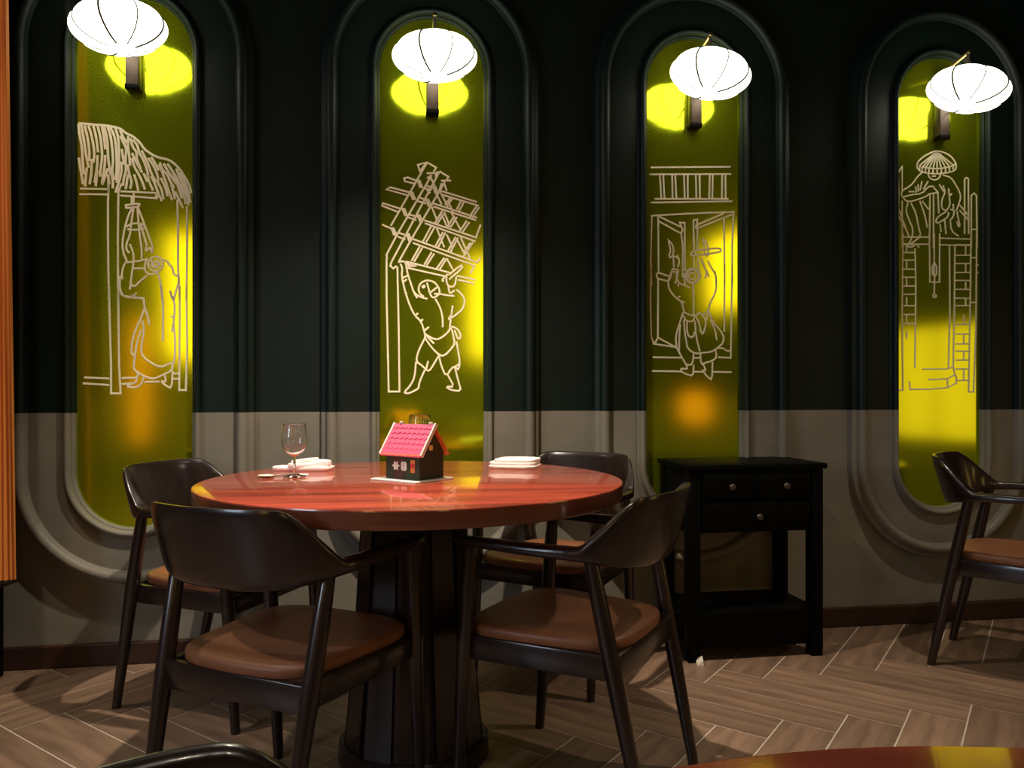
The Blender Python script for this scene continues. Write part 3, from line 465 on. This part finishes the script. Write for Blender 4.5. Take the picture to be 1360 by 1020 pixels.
def make_chair():
    c = empty('dining_armchair')
    def seat(bm):
        # plan: rounded trapezoid
        def outline(k):
            pts = []
            for i in range(40):
                a = 2*PI*i/40; ca, sa = math.cos(a), math.sin(a); e = .42
                u = math.copysign(abs(ca)**e, ca); v = math.copysign(abs(sa)**e, sa)
                y = .003+v*.231*k; hw = .228+.022*v; pts.append((u*hw*k, y-.012*u*u*v))
            return pts
        rings = [[(x, y, z) for x, y in outline(k)] for k, z in ((.985, .402), (1., .406), (1., .420), (.988, .427), (.94, .431), (.7, .427), (.35, .421))]
        loft(bm, rings)
    part('seat', M_leather, c, seat, 60)
    def leg(bm, sx, rear):
        if rear: p0, p1 = (sx*.205, -.296, 0), (sx*.232, -.160, .622)
        else: p0, p1 = (sx*.246, .222, 0), (sx*.250, .178, .634)
        a, b = Vector(p0), Vector(p1)
        tube(bm, [a, a.lerp(b, .3), a.lerp(b, .62), a.lerp(b, .85), b], [.0145, .0190, .0225, .0210, .0175], 12)
    for rear in (False, True):
        for sx in (-1, 1): part('leg', M_dark, c, lambda bm: leg(bm, sx, rear), 50)
    part('front_rail', M_dark, c, lambda bm: box(bm, (0, .206, .374), (.47, .024, .058), 0, .004))
    part('rear_rail', M_dark, c, lambda bm: box(bm, (0, -.214, .372), (.43, .024, .062), 0, .004))
    for sx in (-1, 1):
        def side(bm):
            a, b = Vector((sx*.236, .200, .374)), Vector((sx*.208, -.216, .374)); d = b-a
            box(bm, (a+b)/2, (.024, d.length, .058), math.atan2(d.y, d.x)-PI/2, .004)
        part('side_rail', M_dark, c, side)
    secs = bow_sections(full2)
    part('backrest', M_dark, c, lambda bm: loft(bm, secs[mid-JN:mid+JN+1]), 55)
    part('armrest', M_dark, c, lambda bm: loft(bm, secs[mid+JN:]), 55)
    part('armrest', M_dark, c, lambda bm: loft(bm, secs[:mid-JN+1]), 55)
    for ch in c.children: ch.data.transform(Matrix.Diagonal((.88, .90, .970, 1)))
    return c
def face(dx, dy): return math.atan2(dy, dx)-PI/2
CHAIRS = [
 ((-.503, 1.777), (.40, .917), 'dark wood armchair with its back to us, left of the table pedestal'),
 ((.148, 1.945), (-.87, .49), 'dark wood armchair right of the table pedestal, seen from its side'),
 ((-.911, 2.459), (.95, -.31), 'dark wood armchair at the far left of the table, before the thatched hut mirror'),
 ((.155, 2.700), (-.484, -.875), 'dark wood armchair behind the table beside the black cabinet'),
 ((1.817, 2.713), (.76, -.648), 'dark wood armchair alone at the right edge, before the wide hat mirror'),
 ((-.083, .220), (.80, -.60), 'dark wood armchair of which only the curved back top shows, lower left'),
]
proto = make_chair()
for i, (p, f, lab) in enumerate(CHAIRS):
    o = proto if i == 0 else copy_tree(proto)
    o.location = (p[0], p[1], 0); o.rotation_euler = (0, 0, face(*f)); tag(o, lab, 'chair', 'dark armchairs with tan leather seats')

# ---------------------------------------------------------------- black drawer cabinet by the wall
cab = empty('side_cabinet', (.868, 2.945, 0), TH); tag(cab, 'black side cabinet with three drawers on legs against the wall', 'cabinet')
CW, CD, CH = .525, .30, .712
part('top', M_black, cab, lambda bm: box(bm, (0, -.005, CH-.010), (CW+.02, CD+.012, .020), 0, .004))
part('body', M_black, cab, lambda bm: box(bm, (0, .004, CH-.135), (CW-.012, CD-.022, .228), 0, .002))
for sx in (-1, 1):
    for sy in (-1, 1): part('leg', M_black, cab, lambda bm: box(bm, (sx*(CW/2-.024), sy*(CD/2-.024), .345), (.046, .046, .69), 0, .003))
def drawer(x, z, w, h):
    dr = part('drawer', M_black, cab, lambda bm: box(bm, (x, -CD/2+.004, z), (w, .018, h), 0, .003))
    def knob(bm):
        lathe(bm, [(0, 0), (.005, 0), (.005, .010), (.010, .014), (.012, .020), (.009, .025), (0, .027)], 14, False)
        bmesh.ops.rotate(bm, matrix=Matrix.Rotation(PI/2, 3, 'X'), verts=bm.verts)
        bmesh.ops.translate(bm, vec=(x, -CD/2-.004, z), verts=bm.verts)
    part('knob', M_bracket, dr, knob)
drawer(-.105, CH-.080, .205, .092); drawer(.105, CH-.080, .205, .092); drawer(0, CH-.190, .415, .100)
part('shelf', M_black, cab, lambda bm: box(bm, (0, 0, .165), (CW-.03, CD-.02, .022), 0, .003))
part('stretcher', M_black, cab, lambda bm: box(bm, (0, -CD/2+.02, .10), (CW-.09, .02, .11), 0, .003))
sc_ = part('paper_scrap', M_hwhite, None, lambda bm: loft(bm, [[(-.012, -.009, 0), (.011, -.012, 0), (.014, .008, 0), (-.008, .012, 0)], [(-.016, -.004, .014), (.008, -.012, .018), (.012, .006, .015), (-.006, .010, .020)], [(-.006, -.006, .028), (.006, -.004, .034), (.008, .003, .030), (-.002, .005, .026)]]), None)
sc_.location = (.672, 2.745, 0); tag(sc_, 'small white scrap on the floor by the cabinet foot', 'scrap')

# ---------------------------------------------------------------- toy house caddy
hr = math.radians(-36)
house = empty('toy_house', (-0.262, 2.072, TABLE_H), hr); tag(house, 'toy house with pink tiled roof on the round table', 'toy house')
HW, HD, HE, HRZ = .122, .094, .077, .144    # body width, depth, eaves and ridge heights
part('base_plate', M_hwhite, house, lambda bm: box(bm, (-.004, -.006, .0025), (.164, .152, .005), 0, .001))
def hbody(bm):
    x, y = HW/2, HD/2
    f = [(-y, .005), (y, .005), (y, HE), (0, HRZ-.006), (-y, HE)]
    loft(bm, [[(-x, a, b) for a, b in f], [(x, a, b) for a, b in f]])
part('body', M_hgreen, house, hbody, None)
sl = math.atan2(HRZ-HE, HD/2+.0)
def slab(bm, side, t=.005):
    x = HW/2+.012; y0, z0 = 0., HRZ; ex = .014
    y1 = side*(HD/2+ex*math.cos(sl)); z1 = HE-ex*math.sin(sl)
    ny, nz = side*math.sin(sl)*t, math.cos(sl)*t
    q = [(y0, z0), (y1, z1), (y1+ny, z1+nz), (y0+ny*.2, z0+nz*1.3)]
    loft(bm, [[(-x, a, b) for a, b in q], [(x, a, b) for a, b in q]])
rfront = part('roof_front', M_hpink, house, lambda bm: slab(bm, -1), None)
part('roof_rear', M_horange, house, lambda bm: slab(bm, 1), None)
L = math.hypot(HD/2+.014*math.cos(sl), HRZ-HE+.014*math.sin(sl))
def on_roof(x, s, lift):                                # s: distance down the front slope from the ridge
    y = -s*math.cos(sl)-math.sin(sl)*lift; z = HRZ+.006-s*math.sin(sl)+math.cos(sl)*lift
    return (x, y, z)
for row in range(6):
    def tiles(bm):
        n = 8; w = (HW+.020)/n; s0 = L*row/6+.001; s1 = L*(row+1)/6+.001
        for k in range(n):
            xa = -(HW+.020)/2+k*w; top, bot = [], []
            for j in range(9):
                f = j/8; x = xa+w*f; s = s1-.0052*(abs(2*f-1)**2)
                bot.append(bm.verts.new(on_roof(x, min(s, L), .0020))); top.append(bm.verts.new(on_roof(x, s0, .0002)))
            low = [bm.verts.new(on_roof(-(HW+.020)/2+k*w+w*j/8, min(s1-.0052*(abs(2*j/8-1)**2), L), -.0005)) for j in range(9)]
            for j in range(8):
                bm.faces.new((top[j], top[j+1], bot[j+1], bot[j])); bm.faces.new((bot[j], bot[j+1], low[j+1], low[j]))
    part('tile_row', M_hpink, rfront, tiles, None)
def barge(bm, sx):
    x = sx*(HW/2+.0135)
    loft(bm, [[(x-.0025, *on_roof(0, s, l)[1:]), (x+.0025, *on_roof(0, s, l)[1:]), (x+.0025, *on_roof(0, s, l-.010)[1:]), (x-.0025, *on_roof(0, s, l-.010)[1:])] for s, l in ((-.002, .003), (L+.002, .003))])
for sx in (-1, 1): part('barge_board', M_hwhite, house, lambda bm: barge(bm, sx), None)
part('eaves_board', M_horange, house, lambda bm: loft(bm, [[(x, *on_roof(0, L+.0005, l)[1:]), (x, *on_roof(0, L+.003, l)[1:]), (x, *on_roof(0, L+.003, l-.006)[1:]), (x, *on_roof(0, L+.0005, l-.006)[1:])] for x, l in ((-HW/2-.011, .002), (HW/2+.011, .002))]), None)
for x in (-HW/2+.012, HW/2-.004): part('ridge_knob', M_hwhite, house, lambda bm: box(bm, (x, 0, HRZ+.008), (.010, .008, .008), 0, .002))
def plate(bm, pts, y0, t=.0015):
    loft(bm, [[(x, y0, z) for x, z in pts], [(x, y0-t, z) for x, z in pts]])
YF = -HD/2
part('door', M_hbrown, house, lambda bm: plate(bm, [(-.033, .006), (.005, .006), (.005, .060), (-.033, .060)], YF, .0008), None)
def flower(bm):
    pts = []
    for k in range(48):
        a = 2*PI*k/48; r = .0130*(.80+.20*math.cos(6*a)); pts.append((-.023+r*math.cos(a), .040+r*math.sin(a)))
    plate(bm, pts, YF-.0006)
part('white_flower', M_hwhite, house, flower, None)
def butterfly(bm):
    pts = []
    for k in range(48):
        a = 2*PI*k/48; r = .0138*(.80+.20*abs(math.cos(2*a+PI/2))*1.0)
        x = r*math.cos(a); x *= 1.0 if abs(math.sin(a)) < .9 else .8; pts.append((.006+x*.85, .040+r*math.sin(a)))
    plate(bm, pts, YF-.0006)
bf = part('white_wings', M_hwhite, house, butterfly, None)
part('grey_bar', M_hgrey, bf, lambda bm: plate(bm, [(.005, .031), (.0072, .031), (.0072, .049), (.005, .049)], YF-.002, .001), None)
sg = part('sign', M_horange, house, lambda bm: plate(bm, [(.030, .024), (.045, .024), (.045, .057), (.030, .057)], YF), None)
part('red_square', M_hred, sg, lambda bm: plate(bm, [(.0305, .036), (.0445, .036), (.0445, .048), (.0305, .048)], YF-.0012, .001), None)
part('gable_window', M_hyellow, house, lambda bm: box(bm, (HW/2+.0008, -.004, .088), (.002, .013, .014), 0, .0004))

# ---------------------------------------------------------------- glasses, napkins, spoon
def make_glass():
    g = empty('wine_glass')
    def foot(bm): lathe(bm, [(0, .0), (.031, .0), (.032, .0015), (.020, .0035), (.006, .007), (0, .008)], 40, False)
    part('foot', M_glass, g, foot, 60)
    part('stem', M_glass, g, lambda bm: lathe(bm, [(0, .0075), (.0045, .0078), (.0036, .020), (.0036, .048), (.006, .056), (0, .060)], 20, False), 60)
    def bowl(bm):
        o = [(.0, .056), (.010, .058), (.022, .067), (.031, .080), (.0355, .095), (.0360, .112), (.0335, .130), (.0310, .146)]
        n = [(.0305, .1465)]+[(max(r-.0012, 0), z+(.0022 if r < .012 else .0004)) for r, z in reversed(o)]
        lathe(bm, o+n, 40, False)
    part('bowl', M_glass, g, bowl, 60)
    return g
g1 = make_glass(); g1.location = (-0.606, 2.141, TABLE_H+.0008); tag(g1, 'empty stemmed wine glass beside the crumpled napkin', 'glass', 'wine glasses on the round table')
g2 = copy_tree(g1); g2.scale = (1.06, 1.06, 1.10); g2.location = (-0.302, 2.518, TABLE_H+.0006); tag(g2, 'wine glass behind the toy house, only its rim showing', 'glass', 'wine glasses on the round table')

def napkin(name, loc, rz, label, layers):
    n = empty(name, loc, rz); tag(n, label, 'napkin', 'white linen napkins on the round table')
    z = 0.
    for (w, d, h, ox, oy, r, wob) in layers:
        def layer(bm):
            rings = []
            for k, zz in ((.985, 0), (1., .25), (1., .8), (.97, 1.), (.5, 1.0)):
                ring = []
                for i in range(32):
                    a = 2*PI*i/32; ca, sa = math.cos(a), math.sin(a); e = .3
                    x = math.copysign(abs(ca)**e, ca)*w/2*k; y = math.copysign(abs(sa)**e, sa)*d/2*k
                    zz2 = z+h*zz+(wob*zz*(math.sin(x*38+y*20)+1.0) if zz > 0 else 0)
                    ring.append((ox+x*math.cos(r)-y*math.sin(r), oy+x*math.sin(r)+y*math.cos(r), zz2))
                rings.append(ring)
            loft(bm, rings)
        part('fold', M_white, n, layer, 50); z += h
    return n
napkin('napkin', (-0.636, 2.348, TABLE_H+.0006), math.radians(-6), 'crumpled white napkin behind the wine glass', [(.175, .09, .008, 0, 0, 0, .002), (.125, .08, .010, .02, .0, .25, .005), (.075, .05, .008, .0, .01, -.2, .004)])
napkin('napkin', (0.011, 2.427, TABLE_H), math.radians(-14), 'neatly folded white napkin right of the toy house', [(.150, .135, .009, 0, 0, 0, .0), (.146, .128, .009, -.002, .004, .03, .0008), (.130, .120, .008, .006, .005, -.03, .001)])
def spoon(bm):
    n = 12; rings = []
    for k, z in ((1., .006), (.96, .0072), (.7, .0035), (.3, .002)):
        rings.append([(.026*k*math.cos(2*PI*i/20), .017*k*math.sin(2*PI*i/20), z) for i in range(20)])
    lower = [[(.026*k*math.cos(2*PI*i/20), .017*k*math.sin(2*PI*i/20), z) for i in range(20)] for k, z in ((.3, .0), (.7, .0018))]
    loft(bm, lower+rings)
sp = empty('spoon', (-0.676, 2.120, TABLE_H), math.radians(12)); tag(sp, 'small metal spoon lying beside the wine glass foot', 'spoon')
part('spoon_bowl', M_steel, sp, spoon, 60)
part('handle', M_steel, sp, lambda bm: tube(bm, [(.024, 0, .0062), (.045, 0, .010), (.075, 0, .009), (.11, 0, .0055)], [.004, .0028, .0032, .0052], 8, .5), 60)

# ---------------------------------------------------------------- curtain and low cabinet at the left edge
def curtain(bm):
    n = 420; top, bot, zs = [], [], (.385, .8, 1.4, 2.0, 2.6, CEIL-.03)
    front, back = [], []
    for z in zs:
        f = (z-.385)/(CEIL-.415); rf, rb = [], []
        for i in range(n+1):
            u = i/n; x = -2.28+u*(.700+.022*(1-f)); y = 2.40+.013*math.sin(u*330+.5*math.sin(z*1.3))*(.45+.55*f)+.012*math.sin(u*52+z)
            rf.append(bm.verts.new((x, y, z))); rb.append(bm.verts.new((x, y+.004, z)))
        front.append(rf); back.append(rb)
    for g in (front, back):
        for a, b in zip(g, g[1:]):
            for i in range(n): bm.faces.new((a[i], a[i+1], b[i+1], b[i]))
    for a, b in ((front[0], back[0]), (front[-1], back[-1])):
        for i in range(n): bm.faces.new((a[i], a[i+1], b[i+1], b[i]))
    for i in (0, n):
        for k in range(len(zs)-1): bm.faces.new((front[k][i], front[k+1][i], back[k+1][i], back[k][i]))
cu = part('curtain', M_orange, None, curtain, 60); tag(cu, 'orange pleated curtain hanging at the left edge', 'curtain')
lc = empty('low_cabinet', (-1.945, 2.36, 0)); tag(lc, 'dark low cabinet under the orange curtain', 'cabinet')
part('top', M_dark, lc, lambda bm: box(bm, (0, 0, .366), (.68, .30, .022), 0, .005))
part('body', M_black, lc, lambda bm: box(bm, (-.01, 0, .205), (.62, .26, .30), 0, .004))
for sx in (-1, 1):
    for sy in (-1, 1): part('foot', M_steel, lc, lambda bm: box(bm, (sx*.27, sy*.10, .0275), (.03, .03, .055), 0, .004))

# ---------------------------------------------------------------- ceiling downlights
def downlight(loc, power, size, label, col=(1., .86, .68), spot=(118, .35), aim=None, rad=.02):
    r = empty('ceiling_downlight', loc); tag(r, label, 'downlight', 'ceiling downlights')
    part('can', M_black, r, lambda bm: lathe(bm, [(.052, .0), (.055, .0), (.055, .12), (0, .12), (0, .118), (.052, .118), (.052, .0)], 28, False), 40)
    part('lens', M_lens, r, lambda bm: lathe(bm, [(0, .116), (.03, .116), (.03, .112), (0, .112)], 20, False), 30)
    ld = bpy.data.lights.new('spot_bulb', 'SPOT'); ld.energy = power; ld.color = col; ld.spot_size = math.radians(spot[0]); ld.spot_blend = spot[1]; ld.shadow_soft_size = rad
    lo = bpy.data.objects.new('spot_bulb', ld); link(lo, r); lo.location = (0, 0, -.002)
    if aim: lo.rotation_euler = (Vector(aim)-Vector(loc)).to_track_quat('-Z', 'Y').to_euler()
ZD = CEIL-.12
downlight((-.265, 2.086, 2.36), TABLE_SPOT, .02, 'ceiling downlight above the toy house table', spot=(108, 1.0))
downlight((.40, .05, ZD), FRONT_SPOT, .03, 'ceiling downlight above the near red table', spot=(120, .6))
downlight((-.75, .55, ZD), CHAIR_SPOT, .03, 'cool ceiling downlight behind the chair with its back to us', (.78, .87, 1.), spot=(38, .8), aim=(-.62, 1.45, .25))
downlight((-1.60, 1.70, ZD), SIDE_SPOT, .03, 'ceiling downlight aimed at the orange curtain', spot=(60, .6), aim=(-1.85, 2.4, 2.0))
downlight((1.55, 2.15, ZD), RIGHT_SPOT, .03, 'ceiling downlight above the floor right of the black cabinet', spot=(88, 1.))
downlight((-1.40, 1.85, ZD), LEFT_SPOT, .03, 'ceiling downlight above the floor left of the table', spot=(80, 1.))
downlight((-.6, -2.2, ZD), BACK_WASH, .05, 'ceiling downlight washing the rear wall', (1., .66, .32), spot=(130, .6), aim=(-.9, -3.6, 1.4))
downlight((2.6, -1.2, ZD), BACK_WASH, .05, 'ceiling downlight washing the far right wall', (1., .66, .32), spot=(130, .6), aim=(4.0, -1.0, 1.2))

# ---------------------------------------------------------------- lit windows behind the viewer (seen in the mirrors), plus an added cool fill panel
def lit_window(name, c, w, h, axis, m, label):
    r = empty(name, c, 0. if axis == 'y' else PI/2); tag(r, label, kind='structure')
    part('pane', m, r, lambda bm: box(bm, (0, 0, 0), (w, .02, h)), None)
    def frame(bm):
        for s in (-1, 1):
            box(bm, (s*(w/2+.02), 0, 0), (.04, .05, h+.08)); box(bm, (0, 0, s*(h/2+.02)), (w, .05, .04))
        box(bm, (0, 0, 0), (.025, .03, h))
    part('frame', M_dark, r, frame, None)
lit_window('window_1', (-1.62, YB+.03, 2.05), .55, 1.4, 'y', M_amber, 'amber lit window in the rear wall, left')
lit_window('window_2', (1.86, YB+.03, 2.05), .55, 1.3, 'y', M_amber, 'amber lit window in the rear wall, right')
lit_window('window_3', (XR-.03, -1.50, 2.30), .70, .8, 'x', M_amber, 'small amber lit window high in the right wall')
lit_window('window_4', (XR-.03, 1.25, 1.05), .90, .85, 'x', M_amber_dim, 'wide amber lit window in the right wall')
lit_window('cool_fill_panel', (XL+.03, -.5, 1.55), 1.0, 1.3, 'x', M_cool_fill, 'added cool fill panel framed as a window in the left wall')  # unseen fill light, added to put cool light on the chair backs

# ---------------------------------------------------------------- glowing orange floor lamps at the rear (seen in the mirrors)
def floor_lamp(loc, r, z0, z1, label):
    f = empty('floor_lamp', loc); tag(f, label, 'lamp', 'orange floor lamps at the rear of the room')
    part('base', M_black, f, lambda bm: lathe(bm, [(0, 0), (.14, 0), (.14, .012), (.02, .03), (0, .03)], 28, False))
    part('pole', M_black, f, lambda bm: tube(bm, [(0, 0, .02), (0, 0, z0+.02)], .012))
    part('shade', M_orange_glow, f, lambda bm: lathe(bm, [(0, z0), (r*.85, z0), (r, z0+(z1-z0)*.3), (r, z0+(z1-z0)*.7), (r*.8, z1), (0, z1)], 28, False), 50)
floor_lamp((3.35, -1.15, 0), .16, .66, .98, 'round orange lamp glowing low in the doorway mirror reflection')
floor_lamp((-2.10, -2.95, 0), .09, .45, 1.75, 'slim orange lamp glowing in the thatched hut mirror reflection')
